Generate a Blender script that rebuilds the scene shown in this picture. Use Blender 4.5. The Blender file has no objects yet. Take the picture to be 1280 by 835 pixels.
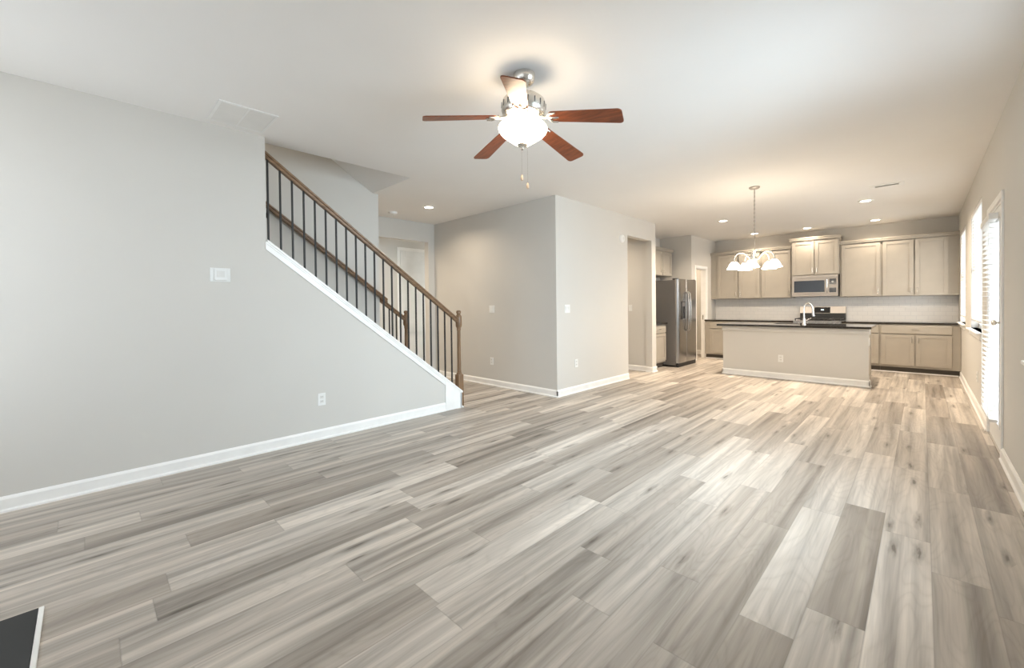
import bpy, bmesh, math, random
from mathutils import Vector, Matrix
R = math.radians
random.seed(4)
SC = bpy.context.scene
COL = SC.collection

# ------------------------------------------------------------------ camera
F_PX, YAW, PITCH, ROLL, CAM_H, DY = 522.688, .7759, .0124, -.0111, 1.2499, -28.774
cd = bpy.data.cameras.new('camera'); cam = bpy.data.objects.new('camera', cd); COL.objects.link(cam)
cd.sensor_fit = 'HORIZONTAL'; cd.sensor_width = 36.0
cd.lens = F_PX / 1280 * 36.0
cd.shift_y = DY / 1280
cd.clip_start = .02; cd.clip_end = 200
_f = Vector((-math.sin(YAW), math.cos(YAW), 0)); _r = Vector((math.cos(YAW), math.sin(YAW), 0)); _u = Vector((0, 0, 1))
_f2 = _f * math.cos(PITCH) - _u * math.sin(PITCH); _u2 = _u * math.cos(PITCH) + _f * math.sin(PITCH)
_r3 = _r * math.cos(ROLL) + _u2 * math.sin(ROLL); _u3 = _u2 * math.cos(ROLL) - _r * math.sin(ROLL)
cam.matrix_world = Matrix(((_r3.x, _u3.x, -_f2.x, 0), (_r3.y, _u3.y, -_f2.y, 0), (_r3.z, _u3.z, -_f2.z, CAM_H), (0, 0, 0, 1)))
SC.camera = cam

# ------------------------------------------------------------------ colour management, world
SC.view_settings.view_transform = 'Standard'
SC.view_settings.look = 'None'
SC.view_settings.gamma = 1.0
SC.view_settings.use_curve_mapping = False
SC.view_settings.exposure = 0.30
SC.cycles.max_bounces = 12
SC.cycles.diffuse_bounces = 7
SC.cycles.glossy_bounces = 4
SC.cycles.transparent_max_bounces = 12
SC.cycles.sample_clamp_indirect = 6.0
SC.cycles.caustics_reflective = False
SC.cycles.caustics_refractive = False
W = bpy.data.worlds.new('sky'); SC.world = W; W.use_nodes = True
W.node_tree.nodes['Background'].inputs[0].default_value = (.86, .93, 1, 1)
W.node_tree.nodes['Background'].inputs[1].default_value = 2.2

# room dimensions (metres)
H = 2.74                    # ceiling
XL, XR = -4.0855, .4529     # left wall face, right wall face
YK = 10.689                 # kitchen wall face
YB = -.95                   # wall behind the camera
YM, XP = 4.4602, -3.5329    # hall wall, its corner
XS = -5.13                  # far stair wall
XH = -6.34                  # hall end wall
XPAN = -3.57                # pantry wall
XAL = -4.28                 # fridge alcove wall

def area(name, loc, rot, sx, sy, power, col, spread=180, shape='RECTANGLE'):
    l = bpy.data.lights.new(name, 'AREA'); l.shape = shape; l.size = sx
    if shape in ('RECTANGLE', 'ELLIPSE'): l.size_y = sy
    l.energy = power; l.color = col; l.spread = R(spread)
    o = bpy.data.objects.new(name, l); COL.objects.link(o); o.location = loc; o.rotation_euler = rot
    return o
DAY = (.80, .91, 1.0)
# daylight coming in by the windows, plus added rear and foyer fill (lamps stand outside the openings; tilted up a little: sky and sunlit ground)
area('daylight_patio_door', (.72, 5.5, 1.15), (0, R(105), 0), 1.9, .8, 9, DAY)
area('daylight_dining_window', (.75, 7.35, 1.55), (0, R(110), 0), 1.5, 1.3, 24, DAY)
area('daylight_kitchen_window', (.75, 9.55, 1.55), (0, R(110), 0), 1.5, 1.1, 30, (1, .96, .9))
area('daylight_living_window', (.75, 2.95, 1.7), (0, R(73), 0), 1.3, 1.5, 66, (.66, .85, 1.0), 118)
area('rear_fill_a', (-3.3, YB - .45, 1.1), (R(-118), 0, 0), 1.3, 1.9, 430, (.92, .96, 1))  # ambient fill through an unseen window added behind the camera
area('rear_ceiling_fill', (-1.6, YB - .40, 1.6), (R(-100), 0, 0), 1.9, 1.2, 265, (1, .98, .94))  # added fill tilted at the ceiling, through an invented transom
area('rear_fill_b', (-.2, YB - .45, 1.3), (R(-72), 0, R(14)), .9, 1.8, 150, (.96, .97, 1))  # unseen fill added to lift the floor near the camera
area('foyer_fill_end', (-6.95, 6.45, 1.4), (R(90), 0, 0), .7, 1.8, 480, DAY)  # added lamp, brightens the dark foyer from its unseen end
area('foyer_fill_rear', (-6.95, YB - .30, 1.5), (R(-90), 0, 0), .9, 1.6, 480, DAY)  # second added foyer lamp, shining in by an unseen opening

# ------------------------------------------------------------------ node helpers
def new_mat(name):
    m = bpy.data.materials.new(name); m.use_nodes = True
    return m, m.node_tree, m.node_tree.nodes['Principled BSDF']
def setp(b, **k):
    for n, v in k.items():
        n = {'rough': 'Roughness', 'metal': 'Metallic', 'col': 'Base Color', 'spec': 'Specular IOR Level', 'trans': 'Transmission Weight',
             'ecol': 'Emission Color', 'estr': 'Emission Strength', 'coat': 'Coat Weight', 'alpha': 'Alpha', 'aniso': 'Anisotropic'}[n]
        b.inputs[n].default_value = (*v, 1) if isinstance(v, tuple) and len(v) == 3 else v
class G:
    def __init__(s, nt): s.nt = nt
    def node(s, t, **k):
        n = s.nt.nodes.new(t)
        for a, v in k.items(): setattr(n, a, v)
        return n
    def put(s, sock, v):
        if hasattr(v, 'is_linked') or isinstance(v, bpy.types.NodeSocket): s.nt.links.new(v, sock)
        else: sock.default_value = v
    def m(s, op, a, b=0.0, c=None):
        n = s.node('ShaderNodeMath', operation=op); s.put(n.inputs[0], a); s.put(n.inputs[1], b)
        if c is not None: s.put(n.inputs[2], c)
        return n.outputs[0]
    def xyz(s, x, y, z=0.0):
        n = s.node('ShaderNodeCombineXYZ'); s.put(n.inputs[0], x); s.put(n.inputs[1], y); s.put(n.inputs[2], z); return n.outputs[0]
    def coord(s):
        n = s.node('ShaderNodeTexCoord'); q = s.node('ShaderNodeSeparateXYZ'); s.nt.links.new(n.outputs['Object'], q.inputs[0])
        return n.outputs['Object'], q.outputs[0], q.outputs[1], q.outputs[2]
    def noise(s, vec, scale=1.0, detail=3.0, rough=.5, dist=0.0):
        n = s.node('ShaderNodeTexNoise'); s.put(n.inputs['Vector'], vec); n.inputs['Scale'].default_value = scale
        n.inputs['Detail'].default_value = detail; n.inputs['Roughness'].default_value = rough; n.inputs['Distortion'].default_value = dist
        return n.outputs[0]
    def white(s, vec):
        n = s.node('ShaderNodeTexWhiteNoise', noise_dimensions='3D'); s.put(n.inputs['Vector'], vec); return n.outputs['Value']
    def ramp(s, f, stops, interp='LINEAR'):
        n = s.node('ShaderNodeValToRGB'); e = n.color_ramp.elements; n.color_ramp.interpolation = interp
        while len(e) < len(stops): e.new(.5)
        for k, (p, c) in zip(e, stops): k.position = p; k.color = (*c, 1) if len(c) == 3 else c
        s.put(n.inputs[0], f); return n.outputs[0]
    def mix(s, f, a, b, bt='MIX'):
        n = s.node('ShaderNodeMix', data_type='RGBA', blend_type=bt)
        s.put(n.inputs[0], f)
        for i, v in ((6, a), (7, b)):
            if isinstance(v, tuple): n.inputs[i].default_value = (*v, 1) if len(v) == 3 else v
            else: s.put(n.inputs[i], v)
        return n.outputs[2]
    def bump(s, h, strength, dist, bsdf):
        n = s.node('ShaderNodeBump'); n.inputs['Strength'].default_value = strength; n.inputs['Distance'].default_value = dist
        s.put(n.inputs['Height'], h); s.nt.links.new(n.outputs[0], bsdf.inputs['Normal'])
def plain(name, col, rough=.5, metal=0.0, **k):
    m, nt, b = new_mat(name); g = G(nt); setp(b, rough=rough, metal=metal, **k)
    v, *_ = g.coord()
    n = g.noise(v, 6.0, 3)
    c = g.ramp(n, [(.3, tuple(x * .965 for x in col)), (.7, tuple(min(1, x * 1.03) for x in col))])
    nt.links.new(c, b.inputs['Base Color']); return m
def paint(name, col, rough=.6):
    m, nt, b = new_mat(name); g = G(nt); setp(b, rough=rough, spec=.3)
    v, *_ = g.coord()
    n = g.noise(v, 1.3, 2); c = g.ramp(n, [(.3, tuple(x * .985 for x in col)), (.7, tuple(x * 1.01 for x in col))])
    nt.links.new(c, b.inputs['Base Color']); g.bump(g.noise(v, 260.0, 2), .06, .002, b); return m
def emit(name, col, strength, base=(.9, .9, .9)):
    m, nt, b = new_mat(name); setp(b, col=base, rough=.35, ecol=col, estr=strength); return m
def wood(name, dark, light, axis, rough=.35, sc=1.0):
    m, nt, b = new_mat(name); g = G(nt); setp(b, rough=rough, spec=.4)
    v, x, y, z = g.coord(); s = [26 * sc, 26 * sc, 26 * sc]; s[axis] = 2.2 * sc
    vec = g.xyz(g.m('MULTIPLY', x, s[0]), g.m('MULTIPLY', y, s[1]), g.m('MULTIPLY', z, s[2]))
    n = g.noise(vec, 1.6, 5, .6, .6)
    nt.links.new(g.ramp(n, [(.28, dark), (.72, light)]), b.inputs['Base Color']); g.bump(n, .12, .002, b); return m

def floor_material():
    m, nt, b = new_mat('vinyl_plank_floor'); g = G(nt)
    v, x, y, z = g.coord()
    PW, PL = .185, 1.24
    rx = g.m('DIVIDE', g.m('SUBTRACT', x, .031), PW); row = g.m('FLOOR', rx); fx = g.m('FRACT', rx)
    off = g.m('MULTIPLY', g.white(g.xyz(row, 3.7, 1.1)), 7.0)
    ry = g.m('ADD', g.m('DIVIDE', y, PL), off); cl = g.m('FLOOR', ry); fy = g.m('FRACT', ry)
    idv = g.white(g.xyz(row, cl, .5)); id2 = g.white(g.xyz(row, cl, 7.5))
    shift = g.m('MULTIPLY', idv, 91.0); shift2 = g.m('MULTIPLY', id2, 57.0)
    base = g.ramp(idv, [(0, (.305, .265, .226)), (.3, (.392, .347, .301)), (.7, (.487, .437, .382)), (1, (.59, .537, .477))])
    # broad lengthwise bands of tone
    bv = g.xyz(g.m('ADD', g.m('MULTIPLY', x, 15.0), shift), g.m('ADD', g.m('MULTIPLY', y, .55), shift2), shift)
    band = g.noise(bv, 1.0, 4, .55, .30)
    c = g.mix(1.0, base, g.ramp(band, [(.26, (.46, .447, .44)), (.47, (.92, .92, .92)), (.70, (1.36, 1.355, 1.35))]), 'MULTIPLY')
    # cathedral grain
    cv = g.xyz(g.m('ADD', g.m('MULTIPLY', x, 7.0), shift2), g.m('ADD', g.m('MULTIPLY', y, 1.1), shift), shift2)
    cn = g.noise(cv, 1.0, 1.5, .4, .2)
    ring = g.m('FRACT', g.m('MULTIPLY', cn, 16.0)); ring = g.m('ABSOLUTE', g.m('SUBTRACT', ring, .5))
    c = g.mix(1.0, c, g.ramp(ring, [(0, (.93, .925, .915)), (.18, (1, 1, 1)), (.5, (1.03, 1.03, 1.03))]), 'MULTIPLY')
    # fine grain
    fv = g.xyz(g.m('MULTIPLY', x, 150.0), g.m('ADD', g.m('MULTIPLY', y, 3.0), shift), shift)
    fn = g.noise(fv, 1.0, 3, .6)
    c = g.mix(1.0, c, g.ramp(fn, [(.3, (.93, .93, .925)), (.7, (1.05, 1.05, 1.05))]), 'MULTIPLY')
    # knots and dark cracks
    kv = g.xyz(g.m('ADD', g.m('MULTIPLY', x, 9.0), shift), g.m('ADD', g.m('MULTIPLY', y, 1.6), shift2), shift)
    vo = g.node('ShaderNodeTexVoronoi', feature='F1', voronoi_dimensions='2D'); g.put(vo.inputs['Vector'], kv); vo.inputs['Scale'].default_value = 1.0
    wob = g.m('MULTIPLY', g.m('SUBTRACT', g.noise(g.xyz(g.m('MULTIPLY', x, 60.0), g.m('MULTIPLY', y, 9.0), shift), 1.0, 3), .5), .34)
    dist = g.m('ADD', vo.outputs['Distance'], wob)
    sc_ = g.node('ShaderNodeSeparateColor'); nt.links.new(vo.outputs['Color'], sc_.inputs[0])
    sel = g.m('GREATER_THAN', sc_.outputs[0], .74)
    kn = g.m('MULTIPLY', g.ramp(dist, [(.015, (1, 1, 1)), (.075, (.5, .5, .5)), (.24, (0, 0, 0))]), sel)
    c = g.mix(g.m('MULTIPLY', kn, .82), c, (.095, .078, .06))
    ex = g.m('MINIMUM', fx, g.m('SUBTRACT', 1.0, fx)); ex = g.m('MULTIPLY', ex, PW)
    ey = g.m('MINIMUM', fy, g.m('SUBTRACT', 1.0, fy)); ey = g.m('MULTIPLY', ey, PL)
    e = g.m('MINIMUM', ex, ey); seam = g.ramp(e, [(0, (1, 1, 1)), (.0016, (0, 0, 0))])
    c = g.mix(g.m('MULTIPLY', seam, .35), c, (.16, .14, .12))
    nt.links.new(c, b.inputs['Base Color'])
    ro = g.m('ADD', .36, g.m('MULTIPLY', fn, .14)); nt.links.new(ro, b.inputs['Roughness'])
    setp(b, spec=.42)
    g.bump(g.m('SUBTRACT', g.m('MULTIPLY', fn, .3), seam), .18, .0012, b)
    return m
def tile_material():
    m, nt, b = new_mat('white_subway_tile'); g = G(nt); setp(b, rough=.18, spec=.5)
    v, x, y, z = g.coord()
    br = g.node('ShaderNodeTexBrick'); g.put(br.inputs['Vector'], g.xyz(x, z, 0.0)); br.inputs['Scale'].default_value = 1.0
    br.inputs['Brick Width'].default_value = .152; br.inputs['Row Height'].default_value = .076; br.inputs['Mortar Size'].default_value = .0022
    br.inputs['Color1'].default_value = (.85, .83, .80, 1); br.inputs['Color2'].default_value = (.82, .80, .77, 1); br.inputs['Mortar'].default_value = (.70, .69, .68, 1)
    nt.links.new(br.outputs['Color'], b.inputs['Base Color']); return m
def granite():
    m, nt, b = new_mat('dark_granite'); g = G(nt); setp(b, rough=.04, spec=.5)
    v, *_ = g.coord(); n = g.noise(v, 130.0, 4, .7)
    nt.links.new(g.ramp(n, [(.35, (.012, .011, .010)), (.6, (.045, .038, .032)), (.78, (.22, .19, .16))]), b.inputs['Base Color']); return m
def steel(name, col, rough, axis=2):
    m, nt, b = new_mat(name); g = G(nt); setp(b, metal=1.0)
    v, x, y, z = g.coord(); s = [400.0] * 3; s[axis] = 6.0
    n = g.noise(g.xyz(g.m('MULTIPLY', x, s[0]), g.m('MULTIPLY', y, s[1]), g.m('MULTIPLY', z, s[2])), 1.0, 2)
    nt.links.new(g.ramp(n, [(.3, tuple(c * .9 for c in col)), (.7, col)]), b.inputs['Base Color'])
    nt.links.new(g.m('ADD', rough - .04, g.m('MULTIPLY', n, .08)), b.inputs['Roughness']); return m
def glass_mat():
    m, nt, b = new_mat('window_glass'); g = G(nt)
    t = g.node('ShaderNodeBsdfTransparent'); gl = g.node('ShaderNodeBsdfGlossy'); gl.inputs['Roughness'].default_value = .02
    fr = g.node('ShaderNodeFresnel'); fr.inputs[0].default_value = 1.35; mx = g.node('ShaderNodeMixShader')
    ge = g.node('ShaderNodeNewGeometry'); nt.links.new(g.m('MULTIPLY', g.m('MULTIPLY', fr.outputs[0], .4), g.m('SUBTRACT', 1.0, ge.outputs['Backfacing'])), mx.inputs[0]); nt.links.new(t.outputs[0], mx.inputs[1]); nt.links.new(gl.outputs[0], mx.inputs[2])
    nt.links.new(mx.outputs[0], nt.nodes['Material Output'].inputs[0]); return m
def blind_mat():
    m, nt, b = new_mat('white_blind_slat'); g = G(nt); setp(b, col=(.88, .88, .87), rough=.45)
    tr = g.node('ShaderNodeBsdfTranslucent'); tr.inputs[0].default_value = (.9, .9, .88, 1); mx = g.node('ShaderNodeMixShader'); mx.inputs[0].default_value = .45
    nt.links.new(b.outputs[0], mx.inputs[1]); nt.links.new(tr.outputs[0], mx.inputs[2]); nt.links.new(mx.outputs[0], nt.nodes['Material Output'].inputs[0]); return m

M = dict(
    wall=paint('greige_wall_paint', (.64, .62, .58)), ceil=paint('ceiling_paint', (.84, .825, .80), .75),
    trim=plain('white_trim_paint', (.90, .89, .865), .35), white=plain('white_plastic', (.82, .82, .80), .35), offwhite=plain('white_grille_paint', (.74, .73, .70), .45),
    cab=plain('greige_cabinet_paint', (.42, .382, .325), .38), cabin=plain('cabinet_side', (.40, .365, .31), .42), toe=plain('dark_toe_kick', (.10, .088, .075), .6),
    floor=floor_material(), tile=tile_material(), granite=granite(),
    steel=steel('stainless_steel', (.52, .505, .485), .24, 0), satin2=plain('dark_satin_steel', (.42, .385, .35), .42, .6), satin=plain('satin_steel', (.60, .56, .52), .48, .55), steelv=steel('stainless_steel_doors', (.44, .435, .43), .22, 2), nickel=steel('brushed_nickel', (.72, .69, .64), .26, 2),
    chrome=plain('chrome', (.85, .85, .85), .08, 1.0), black=plain('black_gloss', (.012, .012, .013), .12), blackm=plain('black_matt', (.03, .03, .03), .5),
    grey=plain('fridge_side_grey', (.155, .145, .135), .45), iron=plain('black_iron', (.016, .014, .013), .55, 0.0), slot=plain('dark_slot', (.09, .09, .09), .6),
    rail=wood('stained_oak_rail', (.13, .072, .036), (.30, .185, .105), 1), newel=wood('stained_oak_newel', (.13, .072, .036), (.29, .18, .10), 2),
    blade=wood('cherry_fan_blade', (.13, .033, .012), (.30, .085, .032), 0, .32, 1.2),
    carpet=plain('grey_carpet', (.26, .25, .235), .95), slate=plain('black_slate', (.011, .0115, .012), .5), glass=glass_mat(), blind=blind_mat(),
    lampglass=emit('lit_fan_bowl_glass', (1, .80, .56), 16.0), shade=emit('lit_chandelier_shade', (1, .84, .64), 23.0), lens=emit('lit_can_lens', (1, .88, .72), 14.0),
    clock=emit('range_clock', (.8, .95, 1), 1.2, (.1, .1, .1)), pvc=plain('white_vinyl_frame', (.84, .84, .83), .3), wood_chain=plain('pale_wood_pull', (.62, .45, .30), .5),
)

# ------------------------------------------------------------------ mesh helpers
ORG = {}
def link(name, me, mat, parent=None):
    o = bpy.data.objects.new(name, me); COL.objects.link(o); me.materials.append(mat) if mat and not me.materials else None
    return o
class MB:
    """collects shapes, becomes ONE mesh object"""
    def __init__(s): s.bm = bmesh.new()
    def quad(s, *p): return s.bm.faces.new([s.bm.verts.new(q) for q in p])
    def box(s, x0, x1, y0, y1, z0, z1, bev=0.0, rot=None, seg=2):
        x0, x1 = sorted((x0, x1)); y0, y1 = sorted((y0, y1)); z0, z1 = sorted((z0, z1))
        t = bmesh.new(); bmesh.ops.create_cube(t, size=1)
        for v in t.verts: v.co = Vector(((x0 + x1) / 2 + v.co.x * (x1 - x0), (y0 + y1) / 2 + v.co.y * (y1 - y0), (z0 + z1) / 2 + v.co.z * (z1 - z0)))
        if bev: bmesh.ops.bevel(t, geom=t.edges[:], offset=bev, segments=seg, affect='EDGES', profile=.6)
        if rot:
            for v in t.verts: v.co = rot @ v.co
        return s.add(t)
    def add(s, t):
        me = bpy.data.meshes.new('t'); t.to_mesh(me); t.free(); s.bm.from_mesh(me); bpy.data.meshes.remove(me); return s
    def lathe(s, prof, c, seg=32, axis='z', flute=0, fl=0.0):
        cx, cy, cz = c; rings = []
        for r, z in prof:
            if r < 1e-5: rings.append([s.bm.verts.new(s._ax(0, 0, z, axis, c))])
            else:
                rings.append([s.bm.verts.new(s._ax((r + (fl * math.cos(flute * 2 * math.pi * k / seg) if flute else 0)) * math.cos(2 * math.pi * k / seg),
                    (r + (fl * math.cos(flute * 2 * math.pi * k / seg) if flute else 0)) * math.sin(2 * math.pi * k / seg), z, axis, c)) for k in range(seg)])
        for a, b in zip(rings, rings[1:]):
            for k in range(seg):
                if len(a) == 1 and len(b) == 1: continue
                if len(a) == 1: f = [a[0], b[k], b[(k + 1) % seg]]
                elif len(b) == 1: f = [a[k], a[(k + 1) % seg], b[0]]
                else: f = [a[k], a[(k + 1) % seg], b[(k + 1) % seg], b[k]]
                try: s.bm.faces.new(f)
                except ValueError: pass
        return s
    @staticmethod
    def _ax(x, y, z, axis, c):
        if axis == 'z': return (c[0] + x, c[1] + y, c[2] + z)
        if axis == 'x': return (c[0] + z, c[1] + x, c[2] + y)
        return (c[0] + x, c[1] + z, c[2] + y)
    def cyl(s, c, r, z0, z1, seg=24, axis='z'): return s.lathe([(0, z0), (r, z0), (r, z1), (0, z1)], c, seg, axis)
    def tube(s, pts, r, seg=10, caps=True):
        pts = [Vector(p) for p in pts]; rings = []; up = Vector((.13, .27, .95))
        for i, p in enumerate(pts):
            d = (pts[min(i + 1, len(pts) - 1)] - pts[max(i - 1, 0)]).normalized()
            a = d.cross(up); a = a.normalized() if a.length > 1e-4 else d.orthogonal().normalized(); b = d.cross(a)
            rr = r[i] if isinstance(r, (list, tuple)) else r
            rings.append([s.bm.verts.new(p + (a * math.cos(2 * math.pi * k / seg) + b * math.sin(2 * math.pi * k / seg)) * rr) for k in range(seg)])
        for a, b in zip(rings, rings[1:]):
            for k in range(seg): s.bm.faces.new([a[k], a[(k + 1) % seg], b[(k + 1) % seg], b[k]])
        if caps: s.bm.faces.new(rings[0][::-1]); s.bm.faces.new(rings[-1])
        return s
    def prism(s, poly, axis, a, b):
        """poly in the plane normal to axis ('x': (y,z), 'y': (x,z), 'z': (x,y)), from a to b"""
        def P(u, v, w): return {'x': (w, u, v), 'y': (u, w, v), 'z': (u, v, w)}[axis]
        A = [s.bm.verts.new(P(u, v, a)) for u, v in poly]; B = [s.bm.verts.new(P(u, v, b)) for u, v in poly]; n = len(poly)
        s.bm.faces.new(A); s.bm.faces.new(B[::-1])
        for k in range(n): s.bm.faces.new([A[k], B[k], B[(k + 1) % n], A[(k + 1) % n]])
        return s
    def sweep(s, prof, pts_fn, n):
        """profile points carried through n stations by pts_fn(i, u, v)"""
        rings = [[s.bm.verts.new(pts_fn(i, u, v)) for u, v in prof] for i in range(n)]; m = len(prof)
        for a, b in zip(rings, rings[1:]):
            for k in range(m): s.bm.faces.new([a[k], a[(k + 1) % m], b[(k + 1) % m], b[k]])
        s.bm.faces.new(rings[0][::-1]); s.bm.faces.new(rings[-1]); return s
    def slab(s, axis, a, b, u0, u1, v0, v1, holes=()):
        """a wall / ceiling slab between a and b on axis, with rectangular holes (u0,u1,v0,v1)"""
        us = sorted({u0, u1, *[min(max(h[i], u0), u1) for h in holes for i in (0, 1)]}); vs = sorted({v0, v1, *[min(max(h[i], v0), v1) for h in holes for i in (2, 3)]})
        def P(u, v, w): return {'x': (w, u, v), 'y': (u, w, v), 'z': (u, v, w)}[axis]
        def solid(i, j):
            if i < 0 or j < 0 or i >= len(us) - 1 or j >= len(vs) - 1: return False
            cu, cv = (us[i] + us[i + 1]) / 2, (vs[j] + vs[j + 1]) / 2
            return not any(h[0] < cu < h[1] and h[2] < cv < h[3] for h in holes)
        for i in range(len(us) - 1):
            for j in range(len(vs) - 1):
                if not solid(i, j): continue
                p, q, r, t = us[i], us[i + 1], vs[j], vs[j + 1]
                s.quad(P(p, r, a), P(q, r, a), P(q, t, a), P(p, t, a)); s.quad(P(p, r, b), P(p, t, b), P(q, t, b), P(q, r, b))
                if not solid(i - 1, j): s.quad(P(p, r, a), P(p, t, a), P(p, t, b), P(p, r, b))
                if not solid(i + 1, j): s.quad(P(q, r, a), P(q, r, b), P(q, t, b), P(q, t, a))
                if not solid(i, j - 1): s.quad(P(p, r, a), P(p, r, b), P(q, r, b), P(q, r, a))
                if not solid(i, j + 1): s.quad(P(p, t, a), P(q, t, a), P(q, t, b), P(p, t, b))
        return s
    def build(s, name, mat, parent=None, smooth=None):
        bmesh.ops.remove_doubles(s.bm, verts=s.bm.verts[:], dist=1e-5)
        bmesh.ops.recalc_face_normals(s.bm, faces=s.bm.faces[:])
        if parent is not None:
            o = ORG.get(parent.name, Vector((0, 0, 0)))
            for v in s.bm.verts: v.co -= o
        me = bpy.data.meshes.new(name); s.bm.to_mesh(me); s.bm.free()
        if smooth:
            me.shade_smooth() if hasattr(me, 'shade_smooth') else None
            me.set_sharp_from_angle(angle=R(smooth))
        me.materials.append(mat)
        ob = bpy.data.objects.new(name, me); COL.objects.link(ob)
        if parent is not None: ob.parent = parent; ORG[ob.name] = ORG.get(parent.name, Vector((0, 0, 0)))
        return ob
def thing(name, label, cat, loc, group=None):
    o = bpy.data.objects.new(name, None); COL.objects.link(o); o.location = loc; o.empty_display_size = .1
    o['label'] = label; o['category'] = cat
    if group: o['group'] = group
    ORG[o.name] = Vector(loc); return o
def tag(o, label, cat, group=None):
    o['label'] = label; o['category'] = cat
    if group: o['group'] = group
    return o
def struct(o): o['kind'] = 'structure'; return o
def dup(o, loc, label=None, name=None, parent=None):
    c = o.copy(); COL.objects.link(c)
    if parent is not None: c.parent = parent
    else: c.location = loc
    if label: c['label'] = label
    for ch in [k for k in SC.objects if k.parent == o]: dup(ch, None, None, None, c)
    return c

# ------------------------------------------------------------------ structure
T = .12
struct(MB().slab('z', 0, -.06, -8.2, XR + .3, YB - .1, YK + .1).build('floor', M['floor']))
struct(MB().slab('z', H, H + .25, -8.2, XR + .3, YB - .1, YK + .1, [(XS - .05, -4.225, YB - .2, 2.652)]).build('ceiling', M['ceil']))
# left living room wall with the sloped knee wall of the stair
CAPS = .770
def cap_top(y): return 1.862 - CAPS * (y - 1.10)
SK = .022   # cap thickness
poly = [(YB, 0), (3.225, 0), (3.225, cap_top(3.225) - SK), (1.115, cap_top(1.115) - SK), (1.115, H), (YB, H)]
struct(MB().prism(poly, 'x', XL, XL - T).build('wall_left', M['wall']))
WIN = dict(kitchen=(9.05, 10.12), dining=(6.70, 8.07), living=(2.25, 3.75))
DOOR = (5.05, 5.98, 2.055)
holes = [(a, b, .90, 2.36) for a, b in WIN.values()] + [(DOOR[0], DOOR[1], -.1, DOOR[2])]
struct(MB().slab('x', XR, XR + .14, YB - .1, YK + .1, 0, H, holes).build('wall_right', M['wall']))
struct(MB().slab('y', YK, YK + .1, XPAN - .2, XR, 0, H).build('wall_back', M['wall']))
struct(MB().slab('y', YB, YB - .14, -8.2, XR, 0, H, [(-4.0, -2.7, .45, 2.35), (-2.55, -.75, 1.55, 2.45), (-.65, .25, .45, 2.35), (-7.4, -6.5, .7, 2.3)]).build('wall_rear', M['wall']))
# hall wall and corner pillar with the opening
struct(MB().slab('y', YM, YM + T, XH, XP - T, 0, H).build('wall_hall', M['wall']))
struct(MB().slab('x', XP, XP - T, YM, 7.42, 0, H, [(6.385, 7.262, -.1, 2.41)]).build('wall_corner', M['wall']))
struct(MB().slab('y', 7.30, 7.42, -6.2, XP - T, 0, H).build('wall_passage', M['wall']))
struct(MB().slab('x', -6.2, -6.3, YM + T, 7.42, 0, H).build('wall_passage_end', M['wall']))
struct(MB().slab('x', XAL, XAL - .1, 7.42, 9.21, 0, H).build('wall_alcove', M['wall']))
struct(MB().slab('y', 9.21, 9.31, XAL - .1, XPAN, 0, H).build('wall_fridge_end', M['wall']))
PD = (9.44, 10.05, 2.04)
struct(MB().slab('x', XPAN, XPAN - .11, 9.31, YK, 0, H, [(PD[0], PD[1], -.1, PD[2])]).build('wall_pantry', M['wall']))
struct(MB().slab('x', -4.9, -5.0, 9.31, YK + .1, 0, H).slab('y', YK, YK + .1, -5.0, XPAN - .2, 0, H).slab('y', 9.21, 9.31, -5.0, XAL - .1, 0, H).build('wall_pantry_inside', M['wall']))
# stair far wall, goes on above the ceiling
struct(MB().slab('x', XS, XS - T, YB, 2.728, 0, 5.4).build('wall_stair', M['wall']))
struct(MB().slab('x', -4.225, -4.10, YB, 2.75, H + .25, 5.4).build('wall_stair_upper', M['wall']))
struct(MB().prism([(2.6515, H + .001), (2.652 - 3.55, H + 3.55 * .594), (2.652 - 3.55, H + 3.55 * .594 + .1), (2.6515, H + .12)], 'x', XS + .001, -4.2255).build('ceiling_stair', M['ceil']))
struct(MB().slab('y', YB, YB - .1, XS, -4.2, H, 5.4).build('wall_stair_rear', M['wall']))
# hall end wall with a wide opening, foyer beyond
struct(MB().slab('x', XH, XH - T, YB, YM, 0, H, [(2.4, 4.33, -.1, 2.41)]).build('wall_hall_end', M['wall']))
FX = -7.55
struct(MB().slab('x', FX, FX - .1, YB, 6.2, 0, H).slab('y', 6.1, 6.2, FX, XH, 0, H, [(-7.3, -6.6, .3, 2.3)]).slab('x', XH, XH - T, YM, 6.2, 0, H).build('wall_foyer', M['wall']))

# baseboards
BBH, BBT = .098, .014
BBP = [(0, 0), (.024, 0), (.024, .012), (.016, .018), (BBT, .022), (BBT, .080), (.009, .090), (.004, BBH), (0, BBH)]
def baseboard(name, runs, mat='trim'):
    mb = MB()
    for (x0, y0, x1, y1, nx, ny) in runs:   # from / to along the wall face, outward normal
        mb.sweep(BBP, lambda i, u, v, a=(x0, y0), b=(x1, y1), n=(nx, ny): ((b if i else a)[0] + n[0] * u, (b if i else a)[1] + n[1] * u, v), 2)
    return struct(mb.build(name, M[mat]))
baseboard('baseboard_left', [(XL, YB, XL, 3.0, 1, 0)])
baseboard('baseboard_right', [(XR, YB, XR, 5.0, -1, 0), (XR, 6.03, XR, 9.99, -1, 0)])
baseboard('baseboard_hall', [(XH, YM, XP + BBT, YM, 0, -1)])
baseboard('baseboard_corner', [(XP, YM - BBT, XP, 6.385, 1, 0), (XP, 7.262, XP, 7.434, 1, 0), (XP - T, 7.262, XP + BBT, 7.262, 0, -1), (XP - T, 7.42, XP + BBT, 7.42, 0, 1)])
baseboard('baseboard_passage', [(-6.2, 7.30, XP - T, 7.30, 0, -1)])
baseboard('baseboard_pantry', [(-4.9, YK, XPAN - .11, YK, 0, -1), (-4.9, 9.31, -4.9, YK, 1, 0)])
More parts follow.
